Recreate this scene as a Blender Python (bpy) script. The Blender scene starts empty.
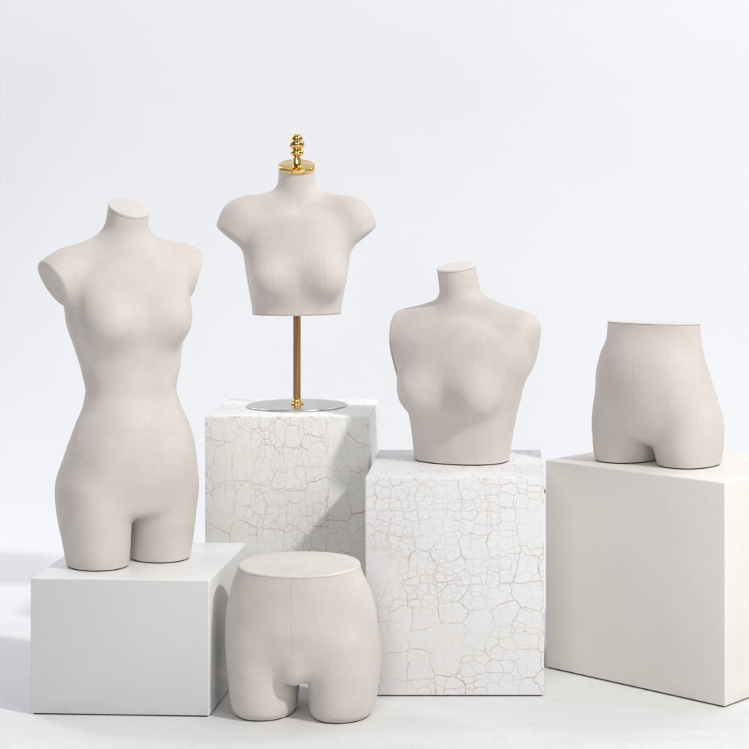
import bpy, bmesh, math, random
import numpy as np
from mathutils import Vector, Matrix

random.seed(4); rng = np.random.default_rng(4)
SC = bpy.context.scene
COL = SC.collection
R = math.radians

# ------------------------------------------------------------------ camera
F_PX, W_PX, PX, PY, CAM_H = 1830.0, 749.0, 507.0, 190.0, 1.127
cam_d = bpy.data.cameras.new('camera'); cam = bpy.data.objects.new('camera', cam_d); COL.objects.link(cam)
cam.location = (0, 0, CAM_H); cam.rotation_euler = (R(90), 0, 0)
cam_d.sensor_width = 36; cam_d.lens = F_PX / W_PX * 36
cam_d.shift_x = (W_PX / 2 - PX) / W_PX
cam_d.shift_y = -(W_PX / 2 - PY) / W_PX
cam_d.clip_start = 0.05; cam_d.clip_end = 100
SC.camera = cam
SC.view_settings.view_transform = 'Standard'; SC.view_settings.look = 'None'; SC.view_settings.exposure = 0

# ------------------------------------------------------------------ node helpers
def mat(name):
    m = bpy.data.materials.new(name); m.use_nodes = True
    nt = m.node_tree
    return m, nt, nt.nodes['Principled BSDF']

def N(nt, t, **kw):
    n = nt.nodes.new(t)
    for k, v in kw.items():
        if k.startswith('i_'):
            key = k[2:].replace('_', ' ')
            n.inputs[key].default_value = v
        else: setattr(n, k, v)
    return n

def math_n(nt, op, a, b=None, c=None, clamp=False):
    n = nt.nodes.new('ShaderNodeMath'); n.operation = op; n.use_clamp = clamp
    for i, v in enumerate((a, b, c)):
        if v is None: continue
        if isinstance(v, (int, float)): n.inputs[i].default_value = v
        else: nt.links.new(v, n.inputs[i])
    return n.outputs[0]

def mapr(nt, v, a, b, c=0.0, d=1.0, smooth=True):
    n = nt.nodes.new('ShaderNodeMapRange')
    n.interpolation_type = 'SMOOTHSTEP' if smooth else 'LINEAR'
    nt.links.new(v, n.inputs['Value'])
    for k, x in (('From Min', a), ('From Max', b), ('To Min', c), ('To Max', d)): n.inputs[k].default_value = x
    return n.outputs['Result']

def mixc(nt, fac, a, b, blend='MIX'):
    n = nt.nodes.new('ShaderNodeMix'); n.data_type = 'RGBA'; n.blend_type = blend
    for sock, v in ((n.inputs['Factor'], fac), (n.inputs['A'], a), (n.inputs['B'], b)):
        if isinstance(v, (int, float)): sock.default_value = v
        elif isinstance(v, tuple): sock.default_value = (*v, 1) if len(v) == 3 else v
        else: nt.links.new(v, sock)
    return n.outputs['Result']

def noise(nt, co, scale, detail=3, rough=.55):
    n = N(nt, 'ShaderNodeTexNoise'); n.inputs['Scale'].default_value = scale
    n.inputs['Detail'].default_value = detail; n.inputs['Roughness'].default_value = rough
    nt.links.new(co, n.inputs['Vector']); return n

def mapping(nt, co, scale=(1, 1, 1), loc=(0, 0, 0)):
    n = N(nt, 'ShaderNodeMapping'); n.inputs['Scale'].default_value = scale; n.inputs['Location'].default_value = loc
    nt.links.new(co, n.inputs['Vector']); return n.outputs[0]

def bump(nt, h, strength, dist, normal=None):
    n = N(nt, 'ShaderNodeBump'); n.inputs['Strength'].default_value = strength; n.inputs['Distance'].default_value = dist
    nt.links.new(h, n.inputs['Height'])
    if normal is not None: nt.links.new(normal, n.inputs['Normal'])
    return n.outputs[0]

# ------------------------------------------------------------------ materials
LINEN = (.640, .590, .552)
def linen(name, col=LINEN, seams=(), offset=0.0):
    """woven linen cloth; seams = [(x0,z0,x1,z1,front)] stitched lines in the form's own coordinates"""
    m, nt, b = mat(name)
    tc = N(nt, 'ShaderNodeTexCoord'); co = mapping(nt, tc.outputs['Object'], loc=(offset, offset * .7, offset * .3))
    big = noise(nt, co, 9, 4).outputs['Fac']
    warp = noise(nt, mapping(nt, co, (60, 60, 900)), 1, 2).outputs['Fac']
    weft = noise(nt, mapping(nt, co, (800, 800, 70)), 1, 2).outputs['Fac']
    slub = noise(nt, mapping(nt, co, (26, 26, 420)), 1, 3, .6).outputs['Fac']
    weave = math_n(nt, 'ADD', warp, weft)
    c = mixc(nt, mapr(nt, big, .3, .7), tuple(x * .94 for x in col), tuple(x * 1.045 for x in col))
    c = mixc(nt, mapr(nt, weave, .7, 1.3, 0, .22, False), c, tuple(x * .80 for x in col))
    slub2 = noise(nt, mapping(nt, co, (300, 300, 22)), 1, 3, .6).outputs['Fac']
    c = mixc(nt, mapr(nt, slub2, .54, .74, 0, .20), c, tuple(x * .74 for x in col))
    c = mixc(nt, mapr(nt, slub, .52, .72, 0, .22), c, tuple(x * .74 for x in col))
    h = weave
    nrm = bump(nt, h, .36, .0010)
    if seams:
        sx = N(nt, 'ShaderNodeSeparateXYZ'); nt.links.new(tc.outputs['Object'], sx.inputs[0])
        tot = None
        for (x0, z0, x1, z1, w) in seams:
            L = math.hypot(x1 - x0, z1 - z0); ux, uz = (x1 - x0) / L, (z1 - z0) / L
            px = math_n(nt, 'SUBTRACT', sx.outputs['X'], x0); pz = math_n(nt, 'SUBTRACT', sx.outputs['Z'], z0)
            t = math_n(nt, 'ADD', math_n(nt, 'MULTIPLY', px, ux), math_n(nt, 'MULTIPLY', pz, uz))
            d = math_n(nt, 'ABSOLUTE', math_n(nt, 'SUBTRACT', math_n(nt, 'MULTIPLY', px, uz), math_n(nt, 'MULTIPLY', pz, ux)))
            on = math_n(nt, 'MULTIPLY', mapr(nt, t, 0, .012), mapr(nt, t, L - .03, L, 1, 0))
            on = math_n(nt, 'MULTIPLY', on, mapr(nt, d, .0004, .0022, w, 0))
            on = math_n(nt, 'MULTIPLY', on, mapr(nt, sx.outputs['Y'], -.02, 0, 1, 0))
            tot = on if tot is None else math_n(nt, 'MAXIMUM', tot, on)
        c = mixc(nt, math_n(nt, 'MULTIPLY', tot, .16), c, tuple(x * .45 for x in col))
        nrm = bump(nt, math_n(nt, 'MULTIPLY', tot, -1.0), .45, .0018, nrm)
    nt.links.new(c, b.inputs['Base Color']); nt.links.new(nrm, b.inputs['Normal'])
    b.inputs['Roughness'].default_value = .92; b.inputs['Specular IOR Level'].default_value = .2
    b.inputs['Sheen Weight'].default_value = .22; b.inputs['Sheen Roughness'].default_value = .45
    return m

def painted(name, col, dirt=.05, spec=.4, rough=.42, scuff=None, lit_col=None):
    m, nt, b = mat(name)
    tc = N(nt, 'ShaderNodeTexCoord'); co = tc.outputs['Object']
    big = noise(nt, co, 5, 5, .6).outputs['Fac']
    fine = noise(nt, mapping(nt, co, (40, 40, 160)), 1, 4).outputs['Fac']
    c = mixc(nt, mapr(nt, big, .3, .75), col, tuple(x * (1 - dirt) for x in col))
    c = mixc(nt, mapr(nt, fine, .5, .8, 0, .05), c, tuple(x * .8 for x in col))
    sx = N(nt, 'ShaderNodeSeparateXYZ'); nt.links.new(co, sx.inputs[0])
    low = math_n(nt, 'MULTIPLY', mapr(nt, sx.outputs['Z'], .0, .035, 1, 0), mapr(nt, noise(nt, co, 22, 4, .7).outputs['Fac'], .40, .68))
    c = mixc(nt, math_n(nt, 'MULTIPLY', low, .22), c, tuple(x * .55 for x in col))            # kicked lower edge
    sp = noise(nt, mapping(nt, co, loc=(4, 2, 8)), 75, 2, .5).outputs['Fac']
    c = mixc(nt, mapr(nt, sp, .735, .76, 0, .16), c, tuple(x * .5 for x in col))              # stray specks
    if lit_col:                                                       # light painted into the colour: every face but the front goes paler
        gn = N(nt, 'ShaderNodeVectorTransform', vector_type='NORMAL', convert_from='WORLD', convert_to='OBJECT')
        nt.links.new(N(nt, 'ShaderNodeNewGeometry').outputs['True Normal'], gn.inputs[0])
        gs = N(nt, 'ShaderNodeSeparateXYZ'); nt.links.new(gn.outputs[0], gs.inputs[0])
        c = mixc(nt, mapr(nt, gs.outputs['Y'], -.9, -.6), c, mixc(nt, .25, lit_col, c))
    if scuff:
        dn = N(nt, 'ShaderNodeVectorMath', operation='DISTANCE'); nt.links.new(co, dn.inputs[0]); dn.inputs[1].default_value = scuff
        ln = noise(nt, mapping(nt, co, (190, 190, 26)), 1, 3, .6).outputs['Fac']
        c = mixc(nt, math_n(nt, 'MULTIPLY', mapr(nt, dn.outputs['Value'], .004, .032, 1, 0), mapr(nt, ln, .54, .66, 0, .26)), c, tuple(x * .45 for x in col))
    nt.links.new(c, b.inputs['Base Color'])
    r = mapr(nt, big, .3, .7, rough - .06, rough + .1)
    nt.links.new(r, b.inputs['Roughness']); b.inputs['Specular IOR Level'].default_value = spec
    rol = noise(nt, co, 220, 2).outputs['Fac']
    nt.links.new(bump(nt, math_n(nt, 'ADD', math_n(nt, 'MULTIPLY', rol, .25), big), .08, .0008), b.inputs['Normal'])
    return m

def crackle(name, col, crack, big_s, small_s, small_amt, seed, centre, stretch=(1, 1, 1), big_w=.014, yellow=.0, depth=.75, size=(.4, .4, .5)):
    """old white paint split into islands: long main cracks, mid cracks, and a fine net that is densest round centre"""
    m, nt, b = mat(name)
    tc = N(nt, 'ShaderNodeTexCoord'); co = mapping(nt, tc.outputs['Object'], loc=(seed, seed * 1.7, seed * .6))
    def jitter(src, scale, amt, det=3):
        w_ = noise(nt, co, scale, det, .6)
        a = N(nt, 'ShaderNodeVectorMath', operation='SUBTRACT'); nt.links.new(w_.outputs['Color'], a.inputs[0]); a.inputs[1].default_value = (.5, .5, .5)
        k = N(nt, 'ShaderNodeVectorMath', operation='SCALE'); nt.links.new(a.outputs[0], k.inputs[0]); k.inputs['Scale'].default_value = amt
        r_ = N(nt, 'ShaderNodeVectorMath', operation='ADD'); nt.links.new(src, r_.inputs[0]); nt.links.new(k.outputs[0], r_.inputs[1])
        return r_.outputs[0]
    # paint cracks live in the skin: unwrap each face flat (front, sides, top)
    g = N(nt, 'ShaderNodeNewGeometry'); gn = N(nt, 'ShaderNodeVectorTransform', vector_type='NORMAL', convert_from='WORLD', convert_to='OBJECT')
    nt.links.new(g.outputs['True Normal'], gn.inputs[0])
    gz = N(nt, 'ShaderNodeSeparateXYZ'); nt.links.new(gn.outputs[0], gz.inputs[0])
    top = math_n(nt, 'GREATER_THAN', math_n(nt, 'ABSOLUTE', gz.outputs['Z']), .7); side = math_n(nt, 'SUBTRACT', 1.0, top)
    q = N(nt, 'ShaderNodeSeparateXYZ'); nt.links.new(jitter(jitter(co, 20, .022, 2), 120, .0065, 4), q.inputs[0])
    uv = N(nt, 'ShaderNodeCombineXYZ')
    nt.links.new(math_n(nt, 'ADD', q.outputs['X'], math_n(nt, 'MULTIPLY', q.outputs['Y'], side)), uv.inputs['X'])
    nt.links.new(math_n(nt, 'ADD', math_n(nt, 'MULTIPLY', q.outputs['Z'], side), math_n(nt, 'MULTIPLY', q.outputs['Y'], top)), uv.inputs['Y'])
    wco = mapping(nt, uv.outputs[0], stretch)
    def cells(s, rnd, w0, w1, off=0):
        v = N(nt, 'ShaderNodeTexVoronoi', feature='DISTANCE_TO_EDGE', voronoi_dimensions='2D'); v.inputs['Scale'].default_value = s
        v.inputs['Randomness'].default_value = rnd; nt.links.new(mapping(nt, wco, loc=(off, off, off)) if off else wco, v.inputs['Vector'])
        return mapr(nt, v.outputs['Distance'], w0, w1, 1, 0)
    dn = N(nt, 'ShaderNodeVectorMath', operation='DISTANCE'); nt.links.new(tc.outputs['Object'], dn.inputs[0]); dn.inputs[1].default_value = centre
    mid_n = noise(nt, co, 8, 3).outputs['Fac']
    inner = mapr(nt, math_n(nt, 'ADD', dn.outputs['Value'], math_n(nt, 'MULTIPLY', mid_n, .20)), .16, .42, 1, 0)
    wn = noise(nt, co, 9, 3).outputs['Fac']; wn2 = noise(nt, mapping(nt, co, loc=(3, 1, 2)), 8, 3).outputs['Fac']; wn3 = noise(nt, mapping(nt, co, loc=(7, 4, 2)), 10, 3).outputs['Fac']
    big = math_n(nt, 'MULTIPLY', cells(big_s, .62, big_w * .3, big_w), mapr(nt, wn, .38, .60, .12, 1))
    mid = math_n(nt, 'MULTIPLY', cells(big_s * 1.9, .65, big_w * .5, big_w * 1.7, 5.3), mapr(nt, wn2, .38, .60, .05, .75))
    small = math_n(nt, 'MULTIPLY', cells(small_s, .7, .020, .060, 2.1), math_n(nt, 'MULTIPLY', mapr(nt, wn3, .36, .60, .15, 1), math_n(nt, 'MULTIPLY', inner, small_amt)))
    tot = math_n(nt, 'MAXIMUM', math_n(nt, 'MAXIMUM', big, mid), small)
    blot = noise(nt, co, 4, 4, .6).outputs['Fac']
    c = mixc(nt, mapr(nt, blot, .4, .72, 0, 1), col, (col[0] * (.98 - yellow * .1), col[1] * (.975 - yellow * .14), col[2] * (.965 - yellow * .3)))
    tone = noise(nt, co, 30, 3).outputs['Fac']
    cc = mixc(nt, tone, crack, tuple(x * .7 for x in crack))
    # paint rubbed and chipped along the arrises
    ob = N(nt, 'ShaderNodeSeparateXYZ'); nt.links.new(tc.outputs['Object'], ob.inputs[0])
    a_, b_, c_ = [math_n(nt, 'MINIMUM', ob.outputs[i], math_n(nt, 'SUBTRACT', size[i], ob.outputs[i])) for i in range(3)]
    edge = math_n(nt, 'MAXIMUM', math_n(nt, 'MINIMUM', a_, b_), math_n(nt, 'MINIMUM', math_n(nt, 'MAXIMUM', a_, b_), c_))
    cn = noise(nt, mapping(nt, co, loc=(1, 9, 4)), 42, 4, .65).outputs['Fac']
    chip = mapr(nt, math_n(nt, 'SUBTRACT', edge, mapr(nt, cn, .52, .76, 0, .011, False)), -.0012, .0004, 1, 0)
    chip = math_n(nt, 'MULTIPLY', chip, mapr(nt, cn, .52, .58))
    c = mixc(nt, math_n(nt, 'MULTIPLY', tot, depth), c, cc)
    c = mixc(nt, math_n(nt, 'MULTIPLY', chip, .6), c, (.55, .49, .40))
    tot = math_n(nt, 'MAXIMUM', tot, chip)
    nt.links.new(c, b.inputs['Base Color'])
    b.inputs['Roughness'].default_value = .5; b.inputs['Specular IOR Level'].default_value = .35
    streak = noise(nt, mapping(nt, co, (60, 60, 400)), 1, 3).outputs['Fac']
    h = math_n(nt, 'ADD', math_n(nt, 'MULTIPLY', tot, -1.0), math_n(nt, 'MULTIPLY', streak, .12))
    nt.links.new(bump(nt, h, .35, .0010), b.inputs['Normal'])
    return m

def metal(name, col, rough, brushed=None):
    m, nt, b = mat(name)
    b.inputs['Metallic'].default_value = 1
    tc = N(nt, 'ShaderNodeTexCoord'); co = tc.outputs['Object']
    n = noise(nt, mapping(nt, co, brushed or (30, 30, 30)), 1, 3).outputs['Fac']
    nt.links.new(mixc(nt, n, tuple(x * .9 for x in col), col), b.inputs['Base Color'])
    nt.links.new(mapr(nt, n, .2, .8, rough * .75, rough * 1.35), b.inputs['Roughness'])
    return m

def dark(name, col=(.03, .028, .026)):
    m, nt, b = mat(name)
    tc = N(nt, 'ShaderNodeTexCoord')
    n = noise(nt, tc.outputs['Object'], 60, 3).outputs['Fac']
    nt.links.new(mixc(nt, n, tuple(x * .7 for x in col), col), b.inputs['Base Color']); b.inputs['Roughness'].default_value = .7
    return m

def studio(name, col):
    m, nt, b = mat(name)
    g = N(nt, 'ShaderNodeNewGeometry'); co = g.outputs['Position']
    big = noise(nt, co, 1.3, 4).outputs['Fac']
    streak = noise(nt, mapping(nt, co, (1.6, 9, 1)), 1, 5, .62).outputs['Fac']
    fine = noise(nt, co, 24, 5, .65).outputs['Fac']
    sx = N(nt, 'ShaderNodeSeparateXYZ'); nt.links.new(co, sx.inputs[0])
    near = mapr(nt, sx.outputs['Y'], 4.3, 5.8, 1, 0)             # trodden floor in front, clean paper behind
    c = mixc(nt, mapr(nt, big, .35, .7, 0, .4), col, tuple(x * .965 for x in col))
    c = mixc(nt, math_n(nt, 'MULTIPLY', near, mapr(nt, streak, .46, .74, 0, .8)), c, (col[0] * .90, col[1] * .90, col[2] * .89))
    c = mixc(nt, math_n(nt, 'MULTIPLY', near, mapr(nt, fine, .50, .74, 0, .8)), c, (col[0] * .91, col[1] * .91, col[2] * .905))
    grit = noise(nt, co, 150, 2, .5).outputs['Fac']
    c = mixc(nt, math_n(nt, 'MULTIPLY', near, mapr(nt, grit, .70, .76, 0, .22)), c, (col[0] * .6, col[1] * .58, col[2] * .55))
    nt.links.new(c, b.inputs['Base Color']); b.inputs['Roughness'].default_value = .7; b.inputs['Specular IOR Level'].default_value = .25
    nt.links.new(bump(nt, fine, .08, .004), b.inputs['Normal'])
    return m

# ------------------------------------------------------------------ mesh helpers
def new_obj(name, verts, faces, material, parent=None, smooth=True, loc=None):
    me = bpy.data.meshes.new(name)
    me.from_pydata([tuple(map(float, v)) for v in verts], [], [tuple(map(int, f)) for f in faces]); me.update()
    if smooth: me.shade_smooth()
    me.materials.append(material)
    o = bpy.data.objects.new(name, me); COL.objects.link(o)
    if parent: o.parent = parent
    if loc: o.location = loc
    return o

def bm_obj(name, bm, material, parent=None, smooth=True):
    me = bpy.data.meshes.new(name); bm.to_mesh(me); bm.free()
    if smooth: me.shade_smooth()
    me.materials.append(material)
    o = bpy.data.objects.new(name, me); COL.objects.link(o)
    if parent: o.parent = parent
    return o

def thing(name, label, cat, loc, rz=0, group=None):
    o = bpy.data.objects.new(name, None); COL.objects.link(o)
    o.empty_display_size = .1
    o.location = loc; o.rotation_euler = (0, 0, rz); o['label'] = label; o['category'] = cat
    if group: o['group'] = group
    return o

def lathe(name, prof, material, parent, loc=(0, 0, 0), rot=(0, 0, 0), seg=64, sharp=40):
    vs, fs = [], []
    for r, z in prof:
        for i in range(seg):
            a = 2 * math.pi * i / seg; vs.append((r * math.cos(a), r * math.sin(a), z))
    n = len(prof)
    for j in range(n - 1):
        for i in range(seg):
            k = (i + 1) % seg; fs.append((j * seg + i, j * seg + k, (j + 1) * seg + k, (j + 1) * seg + i))
    fs.append(tuple(reversed(range(seg)))); fs.append(tuple(range((n - 1) * seg, n * seg)))
    o = new_obj(name, vs, fs, material, parent, True, loc); o.rotation_euler = rot
    o.data.set_sharp_from_angle(angle=R(sharp))
    return o

# ------------------------------------------------------------------ implicit modelling of the cloth-covered forms
def spline(keys):
    """monotone cubic through (z, values...) rows"""
    k = np.array(sorted(keys), float); z, Y = k[:, 0], k[:, 1:]
    h = np.diff(z)[:, None]; d = np.diff(Y, axis=0) / h
    m = np.zeros_like(Y); m[0] = d[0]; m[-1] = d[-1]
    for i in range(1, len(z) - 1):
        w1 = 2 * h[i] + h[i - 1]; w2 = h[i] + 2 * h[i - 1]
        ok = d[i - 1] * d[i] > 0
        with np.errstate(divide='ignore', invalid='ignore'):
            m[i] = np.where(ok, (w1 + w2) / (w1 / d[i - 1] + w2 / d[i]), 0)
    def f(q):
        q = np.clip(q, z[0], z[-1]); i = np.clip(np.searchsorted(z, q) - 1, 0, len(z) - 2)
        hh = (z[i + 1] - z[i])[:, None]; t = ((q - z[i])[:, None]) / hh
        return ((2 * t**3 - 3 * t**2 + 1) * Y[i] + (t**3 - 2 * t**2 + t) * hh * m[i]
                + (-2 * t**3 + 3 * t**2) * Y[i + 1] + (t**3 - t**2) * hh * m[i + 1])
    return f

def loft(keys, zmin, zmax, rnd=.02):
    """keys: z, half width, front depth, back depth, exponent, cx, cy"""
    f = spline(keys)
    def d(p):
        v = f(p[:, 2]); x = p[:, 0] - v[:, 4 + 0 + 0] if v.shape[1] > 4 else p[:, 0]
        y = p[:, 1] - (v[:, 5] if v.shape[1] > 5 else 0)
        b = np.where(y < 0, v[:, 1], v[:, 2]); n = v[:, 3]
        k = (np.abs(x / v[:, 0])**n + np.abs(y / b)**n)**(1 / n) + 1e-9
        r = np.hypot(x, y)
        dd = np.where(r > 1e-4, (k - 1) * r / k, -np.minimum(v[:, 0], b))
        e = np.maximum(zmin - p[:, 2], p[:, 2] - zmax)
        return smax(dd, e, rnd)
    return d

def smin(a, b, k):
    h = np.maximum(k - np.abs(a - b), 0) / k
    return np.minimum(a, b) - h * h * k * .25
def smax(a, b, k): return -smin(-a, -b, k)

def ell(c, r, rx=0.0, rz=0.0):
    c, r = np.array(c, float), np.array(r, float)
    M = np.array(Matrix.Rotation(-rx, 3, 'X') @ Matrix.Rotation(-rz, 3, 'Z'))
    def d(p):
        q = (p - c) @ M.T
        k0 = np.linalg.norm(q / r, axis=1); k1 = np.linalg.norm(q / r**2, axis=1) + 1e-9
        return np.where(k0 < 1e-3, -r.min(), k0 * (k0 - 1) / k1)
    return d

def cone(a, b, r1, r2, sy=1.0):
    """round cone; sy > 1 widens it front to back"""
    a, b = np.array(a, float), np.array(b, float)
    s = np.array((1, 1 / sy, 1)); a2, ab = a * s, (b - a) * s; L2 = ab @ ab
    def d(p):
        q = p * s - a2; h = np.clip(q @ ab / L2, 0, 1)
        return np.linalg.norm(q - h[:, None] * ab, axis=1) - (r1 + (r2 - r1) * h)
    return d

def mirror(fn, e=0.0):
    def d(p):
        q = p.copy(); q[:, 0] = np.sqrt(q[:, 0]**2 + e * e); return fn(q)
    return d

def flat(fn, p0, n, k=.02):
    """fn trimmed by a plane with a soft edge"""
    p0, n = np.array(p0, float), np.array(n, float); n = n / np.linalg.norm(n)
    return lambda p: smax(fn(p), (p - p0) @ n, k)

def compose(prims):
    def f(p):
        v = prims[0][0](p)
        for fn, k in prims[1:]:
            w = fn(p)
            v = smin(v, w, k) if k > 0 else smax(v, -w, -k)
        return v
    return f

def surface_nets(f, lo, hi, h):
    n = [int(math.ceil((hi[i] - lo[i]) / h)) + 1 for i in range(3)]
    ax = [lo[i] + h * np.arange(n[i]) for i in range(3)]
    G = np.empty(n, np.float64)
    X, Y = np.meshgrid(ax[0], ax[1], indexing='ij'); XY = np.stack([X.ravel(), Y.ravel()], 1)
    step = max(1, int(150000 / len(XY)))
    for k0 in range(0, n[2], step):
        zs = ax[2][k0:k0 + step]
        P = np.concatenate([np.repeat(XY, len(zs), 0), np.tile(zs, len(XY))[:, None]], 1)
        G[:, :, k0:k0 + step] = f(P).reshape(n[0], n[1], len(zs))
    S = G < 0
    nx, ny, nz = n
    cs = [(i, j, k) for i in (0, 1) for j in (0, 1) for k in (0, 1)]
    sl = lambda A, c: A[c[0]:nx - 1 + c[0], c[1]:ny - 1 + c[1], c[2]:nz - 1 + c[2]]
    cnt = sum(sl(S, c).astype(np.int8) for c in cs)
    act = (cnt > 0) & (cnt < 8)
    idx = -np.ones(act.shape, np.int64); ijk = np.argwhere(act); idx[act] = np.arange(len(ijk))
    acc = np.zeros((len(ijk), 3)); m = np.zeros(len(ijk))
    for c in cs:
        for a in range(3):
            if c[a]: continue
            c2 = list(c); c2[a] = 1; c2 = tuple(c2)
            g1, g2 = sl(G, c)[act], sl(G, c2)[act]
            x = (g1 < 0) != (g2 < 0); t = np.where(x, g1 / np.where(x, g1 - g2, 1), 0)
            pt = np.tile(np.array(c, float), (len(ijk), 1)); pt[:, a] += t
            acc[x] += pt[x]; m[x] += 1
    V = np.array(lo) + h * (ijk + acc / m[:, None])
    F = []
    for a in range(3):
        b, c = (a + 1) % 3, (a + 2) % 3
        s0 = [slice(None)] * 3; s1 = [slice(None)] * 3
        s0[a] = slice(0, -1); s1[a] = slice(1, None)
        for o in (b, c): s0[o] = slice(1, -1); s1[o] = slice(1, -1)
        A, B = S[tuple(s0)], S[tuple(s1)]
        e = np.argwhere(A != B); sg = A[A != B]
        e[:, b] += 1; e[:, c] += 1
        def cell(db, dc):
            q = e.copy(); q[:, b] -= db; q[:, c] -= dc; return idx[q[:, 0], q[:, 1], q[:, 2]]
        q = np.stack([cell(1, 1), cell(0, 1), cell(0, 0), cell(1, 0)], 1)
        q[~sg] = q[~sg][:, ::-1]; F.append(q)
    F = np.concatenate(F)
    # relax, then drop every vertex back on the surface
    E = np.concatenate([F[:, [i, (i + 1) % 4]] for i in range(4)])
    for it in range(8):
        s = np.zeros_like(V); d = np.zeros(len(V))
        np.add.at(s, E[:, 0], V[E[:, 1]]); np.add.at(d, E[:, 0], 1)
        V = V + .5 * (s / np.maximum(d, 1)[:, None] - V)
        if it in (3, 6, 7): V = project(f, V)
    return V, F

def project(f, V, it=2):
    e = 6e-4
    for _ in range(it):
        v = f(V); g = np.stack([(f(V + e * np.eye(3)[i]) - f(V - e * np.eye(3)[i])) / (2 * e) for i in range(3)], 1)
        st = -(v / np.maximum((g * g).sum(1), .05))[:, None] * g
        V = V + np.clip(st, -.004, .004)
    return V

def cut_loop(bm, p, n):
    """slice the form by a plane, close it, and return the ordered rim of the cut"""
    p, n = Vector(p), Vector(n).normalized()
    res = bmesh.ops.bisect_plane(bm, geom=bm.verts[:] + bm.edges[:] + bm.faces[:], dist=1e-6, plane_co=p, plane_no=n, clear_outer=True)
    be = [e for e in bm.edges if e.is_boundary and all(abs((v.co - p).dot(n)) < 2e-5 for v in e.verts)]
    loops, todo = [], set(be)
    while todo:
        e = todo.pop(); loop = [e.verts[0], e.verts[1]]
        while True:
            nx = [x for x in loop[-1].link_edges if x in todo]
            if not nx: break
            todo.discard(nx[0]); loop.append(nx[0].other_vert(loop[-1]))
        if loop[0] == loop[-1]: loop.pop()
        if len(loop) > 5: loops.append([v.co.copy() for v in loop])
    for e in be: e.smooth = False
    bmesh.ops.holes_fill(bm, edges=be)
    return loops

def cut_local(bm, p, n, sel):
    """slice off only the limb that holds the farthest vertex inside sel"""
    p, n = Vector(p), Vector(n).normalized()
    seed = max((v for v in bm.verts if sel(v.co)), key=lambda v: (v.co - p).dot(n))
    co = seed.co.copy()
    bmesh.ops.bisect_plane(bm, geom=bm.verts[:] + bm.edges[:] + bm.faces[:], dist=1e-6, plane_co=p, plane_no=n)
    out = lambda v: (v.co - p).dot(n) > 1e-5
    seed = min(bm.verts, key=lambda v: (v.co - co).length)
    dead, st = {seed}, [seed]
    while st:
        v = st.pop()
        for e in v.link_edges:
            w_ = e.other_vert(v)
            if w_ not in dead and out(w_): dead.add(w_); st.append(w_)
    bmesh.ops.delete(bm, geom=list(dead), context='VERTS')
    be = [e for e in bm.edges if e.is_boundary and all(abs((v.co - p).dot(n)) < 2e-5 for v in e.verts)]
    loops, todo = [], set(be)
    while todo:
        e = todo.pop(); loop = [e.verts[0], e.verts[1]]
        while True:
            nx = [x for x in loop[-1].link_edges if x in todo]
            if not nx: break
            todo.discard(nx[0]); loop.append(nx[0].other_vert(loop[-1]))
        if loop[0] == loop[-1]: loop.pop()
        if len(loop) > 5: loops.append([v.co.copy() for v in loop])
    for e in be: e.smooth = False
    bmesh.ops.holes_fill(bm, edges=be)
    loops.sort(key=len, reverse=True)
    return loops

def resample(loop, n=112, smooth=3):
    P = np.array([tuple(v) for v in loop]); Q = np.vstack([P, P[:1]])
    s = np.concatenate([[0], np.cumsum(np.linalg.norm(np.diff(Q, axis=0), axis=1))])
    t = np.linspace(0, s[-1], n, endpoint=False)
    P = np.stack([np.interp(t, s, Q[:, i]) for i in range(3)], 1)
    for _ in range(smooth): P = .5 * P + .25 * (np.roll(P, 1, 0) + np.roll(P, -1, 0))
    return P

def cap(name, loop, n, thick, material, parent, grow=.0006, gap=.0008, rnd=.0018, dish=0.0):
    """a disc closing a cut: hidden groove, rim and rounded top edge"""
    n = np.array(Vector(n).normalized()); P = resample(loop); c = P.mean(0)
    rad = np.linalg.norm(P - c, axis=1).mean()
    rows = [(-.0015, -.004)]
    if gap: rows += [(-.0012, gap)]
    rows += [(grow, gap + .0004)]
    for k in range(5):
        a = k / 4 * math.pi / 2; rows.append((grow - rnd + rnd * math.cos(a), thick - rnd + rnd * math.sin(a)))
    for fr in (.85, .6, .3): rows.append((grow - rnd - (1 - fr) * rad, thick - dish * (1 - fr)))
    V, Fs = [], []
    for off, up in rows:
        V.append(c + (P - c) * (1 + off / rad) + n * up)
    m = len(P); V = np.concatenate(V + [(c + n * (thick - dish))[None]])
    for j in range(len(rows) - 1):
        for i in range(m):
            k = (i + 1) % m; Fs.append((j * m + i, j * m + k, (j + 1) * m + k, (j + 1) * m + i))
    last = (len(rows) - 1) * m
    for i in range(m): Fs.append((last + i, last + (i + 1) % m, len(V) - 1))
    # outward orientation
    area = np.cross(P - c, np.roll(P, -1, 0) - c).sum(0)
    if area @ n < 0: Fs = [tuple(reversed(f)) for f in Fs]
    o = new_obj(name, V, Fs, material, parent)
    o.data.set_sharp_from_angle(angle=R(50))
    return o

def body(prims, lo, hi, h=.0042):
    f = compose(prims)
    V, F = surface_nets(f, lo, hi, h)
    bm = bmesh.new()
    vs = [bm.verts.new(v) for v in V]
    for q in F:
        try: bm.faces.new([vs[i] for i in q])
        except ValueError: pass
    bm.normal_update()
    return bm

# ================================================================== the setting
def at(px, py, Z):
    return ((px - PX) / F_PX * Z, Z, CAM_H - (py - PY) / F_PX * Z)

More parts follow.
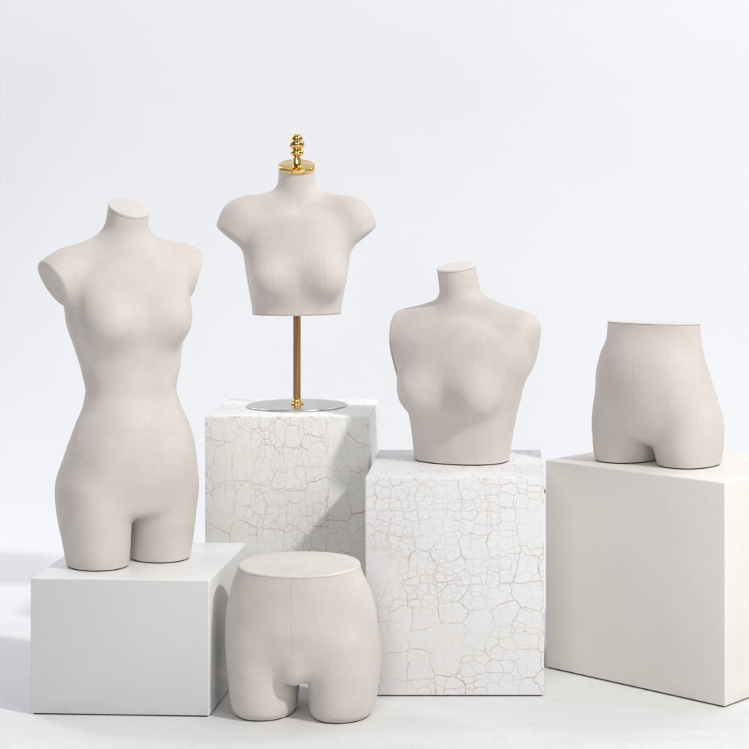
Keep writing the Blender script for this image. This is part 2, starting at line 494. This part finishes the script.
WHITE_STUDIO = (.725, .725, .725)
m_floor = studio('studio_floor_white', WHITE_STUDIO)
m_back = m_floor
fx, y0, y1, rad = 4.2, .4, 6.6, 1.6
vs = []; fs = []
xs = np.linspace(-fx - .6, fx - .4, 12); ys = np.linspace(y0, y1, 12)
for y in ys:
    for x in xs: vs.append((x, y, 0))
for j in range(11):
    for i in range(11): fs.append((j * 12 + i, j * 12 + i + 1, (j + 1) * 12 + i + 1, (j + 1) * 12 + i))
o = new_obj('floor', vs, fs, m_floor); o['kind'] = 'structure'
vs = []; fs = []
prof = [(y1 + rad * math.sin(a), rad - rad * math.cos(a)) for a in np.linspace(0, math.pi / 2, 40)] + [(y1 + rad, z) for z in np.linspace(rad + .15, 4.6, 12)]
for (y, z) in prof:
    for x in xs: vs.append((x, y, z))
for j in range(len(prof) - 1):
    for i in range(11): fs.append((j * 12 + i, j * 12 + i + 1, (j + 1) * 12 + i + 1, (j + 1) * 12 + i))
o = new_obj('backdrop', vs, fs, m_back); o['kind'] = 'structure'

# ================================================================== plinths
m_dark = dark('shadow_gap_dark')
def plinth(name, label, w, d, h, loc, rz, material, bev=.0035):
    """origin at the front left bottom corner, x along the front, y into depth"""
    bm = bmesh.new()
    bmesh.ops.create_cube(bm, size=1)
    for v in bm.verts: v.co = Vector(((v.co.x + .5) * w, (v.co.y + .5) * d, .003 + (v.co.z + .5) * (h - .003)))
    bmesh.ops.bevel(bm, geom=bm.edges[:], offset=bev, segments=3, profile=.5, affect='EDGES')
    o = bm_obj(name, bm, material)
    o.data.set_sharp_from_angle(angle=R(35))
    o.location = loc; o.rotation_euler = (0, 0, rz)
    o['label'] = label; o['category'] = 'plinth'; o['group'] = 'display plinths under the mannequin forms'
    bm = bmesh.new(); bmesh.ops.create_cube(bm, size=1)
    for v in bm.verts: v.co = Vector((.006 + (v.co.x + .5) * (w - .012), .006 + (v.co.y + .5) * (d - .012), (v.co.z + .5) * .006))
    bm_obj('base', bm, m_dark, o, False)  # dark strip standing in for the gap shadow under the box
    return o

m_white = painted('plinth_paint_cool_white', (.632, .636, .642), .03, .5, .36, lit_col=(.82, .82, .815))  # second colour paints in the brighter light on top and sides
m_warm = painted('plinth_paint_warm_white', (.775, .755, .715), .035, scuff=(.475, 0, .435))
m_crA = crackle('crackle_paint_coarse', (.82, .82, .81), (.37, .31, .24), 12.5, 42, .30, 3.0, (.22, 0, .42), (1.4, .82, 1), .0125, .22, .82, (.396, .37, .5805))
m_crB = crackle('crackle_paint_fine', (.765, .765, .78), (.42, .34, .24), 17, 50, .42, 9.0, (.17, 0, .30), (1, 1.1, 1), .017, .04, .85, (.3985, .44, .487))

ZL = 3.930
L0 = at(30.5, 714.6, ZL); ZL_TOP = .2935
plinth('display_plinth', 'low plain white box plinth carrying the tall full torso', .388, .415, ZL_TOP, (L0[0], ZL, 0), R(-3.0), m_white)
ZB = 4.07
B0 = at(365, 697, ZB); B_TOP = .487
pB = plinth('display_plinth', 'white crackle painted plinth nearest the middle, under the armless bust without a stand', .3985, .44, B_TOP, (B0[0], ZB, 0), 0, m_crB)
ZA = 4.42
A0 = at(205, 600, ZA); A_TOP = .5805
plinth('display_plinth', 'crackled white plinth at the back, under the bust on a brass pole', .396, .37, A_TOP, (A0[0], ZA, 0), 0, m_crA)
RA = at(545.2, 668, 4.315); RB = at(725, 708, 3.98); R_TOP = .4905
rw = math.hypot(RB[0] - RA[0], RB[1] - RA[1]); rr = math.atan2(RB[1] - RA[1], RB[0] - RA[0])
plinth('display_plinth', 'smooth warm white plinth turned at an angle under the hip form at the right', rw, .42, R_TOP, (RA[0], RA[1], 0), rr, m_warm)
m_stud = metal('stud_steel', (.22, .21, .20), .45)
# small dark stud on the right side of the finely crackled plinth
lathe('stud', [(.0050, 0), (.0050, .0018), (.0040, .0030), (.0012, .0036)], m_stud, pB, (.3985, .03, B_TOP - .035), (0, R(90), 0), 20)

# ================================================================== tall torso (figure 1)
YAW1 = R(36)
def hips_prims(keys, leg, zc, x0, kleg=.03, bottom=-.03):
    """trunk above the legs; leg keys are for the +x leg"""
    return [(loft(keys, zc, 2.0, .035), 0), (mirror(loft(leg, bottom, zc + .16, .05)), kleg)]

ARM_L = ((-.181, .012, .636), (-.87, -.06, -.49))
ARM_R = ((.148, .012, .650), (.95, -.06, -.30))
def torso_full():
    U = -.010                                       # the ribcage and neck lean a little off the hips
    P = [(loft([  # z, a, front, back, n, cx, cy
        (.08, .120, .072, .080, 2.1, 0, .0), (.12, .146, .092, .104, 2.15, 0, 0), (.165, .151, .100, .110, 2.2, 0, 0), (.21, .1495, .103, .110, 2.2, 0, 0),
        (.26, .144, .101, .098, 2.2, 0, 0), (.31, .129, .094, .090, 2.15, 0, 0), (.35, .111, .086, .083, 2.1, 0, .002), (.385, .1035, .080, .080, 2.1, 0, .004),
        (.43, .112, .080, .086, 2.15, 0, .004), (.48, .122, .084, .094, 2.2, U * .4, .006), (.545, .137, .090, .102, 2.3, U * .8, .008), (.60, .138, .086, .104, 2.4, U, .010),
        (.65, .129, .070, .098, 2.4, U, .014), (.68, .105, .050, .080, 2.3, U, .018), (.70, .068, .040, .060, 2.1, U, .02), (.72, .04, .035, .045, 2, U, .02)], .105, .712, .035), 0)]
    lg = mirror(loft([(-.04, .066, .080, .074, 2.05, .074, .002), (.0, .0665, .081, .076, 2.05, .0745, .002), (.05, .071, .085, .083, 2.1, .077, .002),
                        (.10, .074, .090, .092, 2.1, .079, .002), (.16, .075, .090, .095, 2.1, .078, .002), (.24, .066, .085, .085, 2.1, .075, 0)], -.04, .22, .06))
    P += [(lambda p: lg(p + np.array((.007, 0, 0))), .018)]
    P += [(mirror(ell((.066, .048, .165), (.060, .056, .075))), .08)]      # seat
    P += [(ell((0, -.058, .250), (.085, .040, .075)), .06)]               # belly
    sh = lambda q: q + np.array((-U, 0, 0))
    M = lambda fn, e=0.0: (lambda p: mirror(fn, e)(sh(p)))
    def arm(fn, k):
        for s_, (pp, nn) in ((-1, ARM_L), (1, ARM_R)):
            a_, b_, r1, r2, sy = fn; dz = .008 if s_ > 0 else 0; a_ = (a_[0], a_[1], a_[2] + dz); b_ = (b_[0], b_[1], b_[2] + dz); f_ = lambda q, a_=a_, b_=b_: cone((s_ * a_[0],) + a_[1:], (s_ * b_[0],) + b_[1:], r1, r2, sy)
            g_ = flat(f_(0), (pp[0] - U, pp[1], pp[2]), nn, .003)
            P.append((lambda p, g_=g_: g_(sh(p)), k))
    arm(((.05, .018, .666), (.150, .014, .646), .046, .043, 1.0), .04)   # shoulder
    arm(((.145, .014, .646), (.205, .012, .618), .047, .046, 1.05), .03)
    P += [(M(cone((.040, .022, .713), (.125, .022, .680), .022, .022)), .035)]  # trapezius
    P += [(lambda p: cone((0, .020, .70), (0, -.014, .84), .051, .0410)(sh(p)), .028)]    # neck
    P += [(M(ell((.068, -.066, .540), (.043, .044, .043)), .008), .040)]   # breast
    P += [(lambda p: ell((0, -.042, .590), (.095, .032, .090))(sh(p)), .075)]
    return P
seams1 = [(-.070, .525, -.074, .465, .5), (.070, .53, .074, .46, .3), (-.150, .262, -.095, .190, .32), (0, .60, 0, .12, .2)]
m_lin1 = linen('linen_cloth_torso', seams=seams1, offset=1.0)
m_cap = linen('linen_cloth_pale', (.70, .66, .62), offset=5.0)
bm = body(torso_full(), (-.27, -.19, -.02), (.27, .19, .88))
c1 = at(132.0, 560, 4.115)
t1 = thing('mannequin_torso', 'tall headless torso form from neck to thighs, standing on the low white box', 'mannequin', (c1[0], 4.115, ZL_TOP), YAW1, 'linen covered mannequin forms')
NK1_P, NK1_N = (-.010, -.006, .787), (.02, -.44, .90)
lp_n = cut_local(bm, NK1_P, NK1_N, lambda v: v.z > .75)
def rim(p, n, inner):
    """outline of the arm stub where its end plane cuts it"""
    p, n = np.array(p), np.array(n) / np.linalg.norm(n)
    u = np.cross(n, (0, 1, 0)); u /= np.linalg.norm(u); v = np.cross(n, u)
    out = []
    for a in np.linspace(0, 2 * math.pi, 96, endpoint=False):
        t = np.linspace(0, .09, 400); q = p + np.outer(t, math.cos(a) * u + math.sin(a) * v)
        k = np.argmax(inner(q) > 0); out.append(Vector(q[k]))
    return out
feet = cut_loop(bm, (0, 0, .003), (0, 0, -1))
bm_obj('body', bm, m_lin1, t1)
for lp in feet: cap('leg_contact_shade', lp, (0, 0, -1), .003, m_dark, t1, grow=-.0015, rnd=.0006)  # dark discs that draw the contact shadow under the legs
cap('neck_cap', lp_n[0], NK1_N, .007, m_cap, t1)
for s_, (pp, nn) in ((-1, ARM_L), (1, ARM_R)):
    dz = .008 if s_ > 0 else 0
    ac = cone((s_ * .145 - .010, .014, .646 + dz), (s_ * .205 - .010, .012, .618 + dz), .047, .046, 1.05)
    cap('arm_cap', rim(pp, nn, ac), nn, .0035, m_lin1, t1, gap=.0009)

# ================================================================== bust on a pole (figure 2)
Z2 = 4.625
c2 = at(297, 405, Z2)
YAW2 = R(9)
BZ = .236                        # height of the cut under the bust above the plinth top
def bust_small():
    P = [(loft([(-.04, .110, .075, .088, 2.2, 0, .004), (.0, .1115, .080, .092, 2.25, 0, .005), (.05, .1185, .088, .098, 2.3, 0, .006), (.11, .126, .090, .104, 2.35, 0, .008), (.16, .131, .086, .106, 2.4, 0, .01),
        (.20, .135, .074, .105, 2.4, 0, .012), (.24, .134, .058, .092, 2.3, 0, .016), (.266, .095, .043, .068, 2.1, 0, .018), (.288, .045, .035, .045, 2, 0, .02)], -.06, .28, .035), 0)]
    P += [(mirror(cone((.05, .016, .240), (.135, .012, .234), .047, .050)), .04)]
    P += [(mirror(flat(cone((.134, .012, .230), (.180, .008, .168), .051, .045, 1.06), (.176, 0, .206), (.48, 0, -.88), .013)), .036)]
    P += [(mirror(cone((.040, .022, .288), (.115, .020, .262), .023, .025)), .035)]
    P += [(cone((0, .024, .28), (0, .004, .42), .0475, .0455), .024)]
    P += [(mirror(ell((.066, -.072, .088), (.045, .046, .045)), .008), .038)]
    P += [(ell((0, -.044, .152), (.095, .034, .085)), .07)]
    return P
seams2 = [(-.070, .135, -.062, .04, .45), (.058, .145, .066, .04, .45), (-.002, .09, -.002, .04, .3)]
m_lin2 = linen('linen_cloth_bust', tuple(x * 1.02 for x in LINEN), seams=seams2, offset=2.0)
m_gold = metal('polished_gold', (.94, .63, .24), .11)
m_brass = metal('satin_brass', (.58, .36, .17), .26, (200, 200, 4))
m_chrome = metal('brushed_steel', (.60, .59, .56), .30, (6, 6, 200))
bm = body(bust_small(), (-.26, -.18, -.03), (.26, .18, .44))
t2 = thing('mannequin_bust', 'bust form with short arm stubs on a brass pole and round metal base', 'mannequin', (c2[0], Z2, A_TOP), YAW2, 'linen covered mannequin forms')
NK2_P, NK2_N = (0, .008, .364), (0, -.32, .947)
lp_n = cut_local(bm, NK2_P, NK2_N, lambda v: v.z > .32)
lp_b = cut_loop(bm, (0, 0, .0), (0, 0, -1))
b2 = bm_obj('body', bm, m_lin2, t2); b2.location = (0, 0, BZ)
cap('base_panel', lp_b[0], (0, 0, -1), .003, m_lin2, t2).location = (0, 0, BZ)
# gold neck plate and finial share the tilt of the neck cut
tilt = (math.atan2(.32, .947), 0, 0)
npz = Vector((0, .0075, .364 + BZ))
plate = lathe('neck_plate', [(.0455, 0), (.0462, .0006), (.0466, .0014), (.0466, .0098), (.0462, .0106), (.0454, .0112), (.0200, .0114), (.0015, .0115)], m_gold, t2, npz, tilt, 96, 38)
fin = [(.0112, -.004), (.0112, .0165), (.0105, .0175), (.0080, .0185), (.0076, .0200), (.0090, .0215), (.0140, .0232), (.0168, .0262), (.0176, .0300), (.0166, .0340), (.0140, .0370), (.0120, .0382),
       (.0122, .0392), (.0160, .0410), (.0188, .0450), (.0196, .0505), (.0190, .0560), (.0168, .0600), (.0146, .0618), (.0142, .0628), (.0148, .0650), (.0146, .0690), (.0134, .0722), (.0105, .0748), (.0055, .0762), (.0008, .0766)]
finial = lathe('finial', fin, m_gold, t2, npz + Vector((0, -.0119 * .32, .0114)), (R(4), 0, 0), 64, 55)
lathe('pole', [(.0095, .004), (.0095, BZ + .01)], m_brass, t2, (0, 0, 0), (0, 0, 0), 48, 40)
lathe('pole_collar', [(.0175, .0045), (.0175, .009), (.0160, .0105), (.0118, .0112), (.0118, .016), (.0108, .0172), (.0096, .0176)], m_gold, t2, (0, 0, 0), (0, 0, 0), 48, 40)
lathe('base_plate', [(.1235, .0), (.1252, .0007), (.1258, .0022), (.1255, .0038), (.1240, .0048), (.1225, .0050), (.06, .0054), (.002, .0055)], m_chrome, t2, (0, 0, 0), (0, 0, 0), 128, 60)

# ================================================================== sleeveless bust (figure 3)
Z3 = 4.335
c3 = at(460.8, 460, Z3)
YAW3 = R(-24)
def bust_large():
    P = [(loft([(-.04, .114, .085, .088, 2.2, 0, .004), (.0, .1155, .086, .090, 2.2, 0, .004), (.05, .121, .088, .096, 2.25, 0, .006), (.11, .131, .093, .104, 2.3, 0, .008), (.17, .147, .096, .112, 2.35, -.002, .01), (.23, .154, .092, .116, 2.4, 0, .012),
        (.28, .157, .078, .112, 2.5, 0, .014), (.318, .150, .058, .094, 2.45, 0, .018), (.345, .110, .042, .070, 2.2, 0, .02), (.368, .05, .035, .045, 2, 0, .02)], -.06, .36, .04), 0)]
    P += [(flat(cone((-.06, .018, .296), (-.185, .012, .280), .051, .051, 1.08), (-.172, 0, .29), (-AN3[0], AN3[1], AN3[2]), .006), .06)]
    P += [(flat(cone((.06, .018, .296), (.185, .012, .279), .051, .054, 1.08), (.163, 0, .29), (.97, -.05, -.2), .030), .075)]
    P += [(mirror(cone((.035, .024, .352), (.150, .020, .322), .028, .028)), .045)]
    P += [(cone((-.004, .024, .34), (-.022, .006, .50), .0500, .0445), .026)]
    P += [(mirror(ell((.074, -.076, .166), (.043, .042, .043)), .008), .038)]
    P += [(ell((0, -.046, .222), (.105, .034, .090)), .08)]
    return P
AN3 = (.985, -.05, -.12)
seams3 = [(.068, .10, .072, .0, .2), (0, .20, 0, .0, .22)]
m_lin3 = linen('linen_cloth_bust_large', seams=seams3, offset=3.0)
bm = body(bust_large(), (-.26, -.19, -.02), (.26, .19, .52))
t3 = thing('mannequin_bust', 'armless bust form cut at the waist, resting directly on the finely crackled white plinth', 'mannequin', (c3[0], Z3, B_TOP), YAW3, 'linen covered mannequin forms')
NK3_P, NK3_N = (-.016, .008, .453), (-.06, -.20, .975)
lp_n = cut_local(bm, NK3_P, NK3_N, lambda v: v.z > .41)
lp_l = cut_local(bm, (-.166, 0, .29), (-AN3[0], AN3[1], AN3[2]), lambda v: v.x < -.145 and v.z > .21)
lp_b = cut_loop(bm, (0, 0, .003), (0, 0, -1))
bm_obj('body', bm, m_lin3, t3)
cap('neck_cap', lp_n[0], NK3_N, .006, m_cap, t3)
cap('arm_cap', lp_l[0], (-AN3[0], AN3[1], AN3[2]), .005, m_lin3, t3, gap=.0006, rnd=.004)
cap('base_panel', lp_b[0], (0, 0, -1), .003, m_dark, t3, grow=-.0012, rnd=.0006)

# ================================================================== hip form on the angled plinth (figure 4)
Z4 = 4.285
c4 = at(653.6, 460, Z4)
YAW4 = R(-31)
def hip_tall():
    P = [(loft([(.01, .118, .070, .080, 2.1, 0, 0), (.05, .146, .086, .098, 2.2, 0, 0), (.10, .147, .094, .100, 2.25, 0, 0), (.15, .1435, .098, .098, 2.2, 0, 0),
        (.20, .139, .098, .095, 2.2, -.002, 0), (.25, .127, .092, .088, 2.15, -.004, 0), (.29, .115, .086, .083, 2.1, 0, 0), (.325, .1125, .082, .082, 2.1, 0, 0), (.36, .1125, .081, .083, 2.1, 0, 0)], .048, .40, .05), 0)]
    lg = mirror(loft([(-.04, .064, .078, .082, 2.1, .083, .002), (.0, .066, .080, .085, 2.1, .0835, .002), (.05, .0705, .086, .092, 2.1, .082, .002),
                        (.10, .0745, .088, .093, 2.1, .080, .002), (.16, .066, .083, .085, 2.1, .077, 0), (.24, .050, .07, .07, 2.1, .07, 0)], -.04, .22, .06))
    P += [(lambda p: lg(p - np.array((.006, 0, 0))), .011)]
    P += [(mirror(ell((.066, .034, .060), (.052, .048, .056))), .08)]
    P += [(ell((0, -.056, .195), (.08, .042, .075)), .06)]
    return P
seams4 = [(0, .33, 0, .06, .3), (-.075, .33, -.072, .2, .3), (.075, .33, .072, .2, .3)]
m_lin4 = linen('linen_cloth_hip', seams=seams4, offset=4.0)
bm = body(hip_tall(), (-.2, -.17, -.02), (.2, .2, .37))
t4 = thing('mannequin_hips', 'narrow waisted hip form standing on the smooth plinth at the right', 'mannequin', (c4[0], Z4, R_TOP), YAW4, 'linen covered mannequin forms')
lp_t = cut_loop(bm, (0, 0, .3245), (0, .03, 1))
feet = cut_loop(bm, (0, 0, .003), (0, 0, -1))
bm_obj('body', bm, m_lin4, t4)
for lp in feet: cap('leg_contact_shade', lp, (0, 0, -1), .003, m_dark, t4, grow=-.0015, rnd=.0006)  # contact shadow under the legs, made as dark discs
cap('waist_cap', lp_t[0], (0, .03, 1), .003, m_cap, t4, rnd=.001)

# ================================================================== hip form on the floor (figure 5)
Z5 = 3.945
c5 = at(301.2, 715, Z5)
YAW5 = R(-6)
def hip_wide():
    P = [(loft([(.02, .125, .075, .085, 2.1, 0, 0), (.06, .145, .080, .104, 2.2, 0, 0), (.11, .160, .091, .116, 2.25, 0, 0), (.15, .164, .099, .119, 2.25, 0, 0), (.20, .1635, .103, .114, 2.25, 0, 0),
        (.25, .1555, .103, .109, 2.25, -.001, 0), (.285, .1435, .103, .106, 2.2, -.003, 0), (.305, .1355, .102, .105, 2.15, -.004, 0), (.322, .131, .102, .105, 2.1, -.004, 0), (.36, .131, .102, .105, 2.1, -.004, 0)], .086, .40, .03), 0)]
    lg = mirror(loft([(-.04, .060, .072, .072, 2.1, .081, .002), (.0, .0625, .078, .078, 2.15, .0835, .002), (.014, .0685, .086, .086, 2.15, .0850, .002), (.06, .0735, .090, .094, 2.15, .0875, .002),
                        (.11, .077, .094, .102, 2.15, .086, .002), (.18, .074, .094, .095, 2.1, .085, 0), (.22, .07, .085, .09, 2.1, .082, 0)], -.04, .21, .06))
    P += [(lambda p: lg(p - np.array((.005, 0, 0))), .012)]
    P += [(mirror(ell((.076, .056, .125), (.070, .060, .072))), .05)]
    P += [(ell((0, -.066, .122), (.023, .028, .042)), .024)]
    return P
seams5 = [(0, .32, .0, .07, .36), (-.10, .32, -.098, .25, .2)]
m_lin5 = linen('linen_cloth_hip_wide', tuple(x * .985 for x in LINEN), seams=seams5, offset=6.0)
bm = body(hip_wide(), (-.2, -.17, -.02), (.2, .21, .37))
t5 = thing('mannequin_hips', 'wide hip form with a flat pale top, standing on the floor in front', 'mannequin', (c5[0], Z5, 0), YAW5, 'linen covered mannequin forms')
TN5 = (0, -.055, 1)
lp_t = cut_loop(bm, (0, 0, .317), TN5)
feet = cut_loop(bm, (0, 0, .003), (0, 0, -1))
bm_obj('body', bm, m_lin5, t5)
for lp in feet: cap('leg_contact_shade', lp, (0, 0, -1), .003, m_dark, t5, grow=-.0015, rnd=.0006)  # dark discs in place of contact shade where the legs meet the floor
cap('waist_cap', lp_t[0], TN5, .0055, m_cap, t5, gap=.0002, rnd=.004)

# ================================================================== light
w = bpy.data.worlds.new('World'); SC.world = w; w.use_nodes = True
nt = w.node_tree; bg = nt.nodes['Background']
tc = N(nt, 'ShaderNodeTexCoord'); sx = N(nt, 'ShaderNodeSeparateXYZ'); nt.links.new(tc.outputs['Generated'], sx.inputs[0])
# a studio: dim behind the camera and low down, pale ceiling and far end
up = mapr(nt, sx.outputs['Z'], -.15, .8, 0, 1)
back = mapr(nt, sx.outputs['Y'], -.75, .1, .85, 0)
cw = mixc(nt, up, (.34, .33, .31), (.78, .79, .82))
nt.links.new(mixc(nt, back, cw, (.05, .048, .045)), bg.inputs['Color'])
bg.inputs['Strength'].default_value = .85

def area(name, loc, target, power, sx_, sy_, col=(1, 1, 1), spread=180):
    d = bpy.data.lights.new(name, 'AREA'); d.shape = 'RECTANGLE'; d.size = sx_; d.size_y = sy_; d.energy = power; d.color = col
    d.spread = R(spread)
    o = bpy.data.objects.new(name, d); COL.objects.link(o); o.location = loc
    o.rotation_euler = (Vector(target) - Vector(loc)).to_track_quat('-Z', 'Y').to_euler()
    return o
area('key_lamp', (4.25, .55, 5.64), (-.35, 4.2, .4), 362, .42, .42, (1, .985, .96))
area('added_fill', (-.9, -.5, 2.6), (-.25, 4.2, .55), 60, 1.9, 1.9, (1, .985, .965))  # added unseen fill, lifts shaded fronts and left sides
area('added_side_fill', (2.2, -.1, 2.2), (.15, 4.1, .55), 33, 1.4, 1.4, (1, .985, .97))  # second added fill from the right, no real source behind it
area('background_lamp', (-2.9, 5.6, 3.2), (-.6, 8.2, 1.0), 49, 1.0, 1.6, (.872, .895, 1))
area('background_lamp', (2.1, 5.6, 3.2), (-.2, 8.2, 1.0), 50, 1.0, 1.6, (.872, .895, 1))
area('added_rim', (-3.3, 6.4, 1.9), (-.4, 4.2, .7), 18, .9, 1.6, (.96, .975, 1))  # added to brighten left edges, stands in for light wrapping off the backdrop
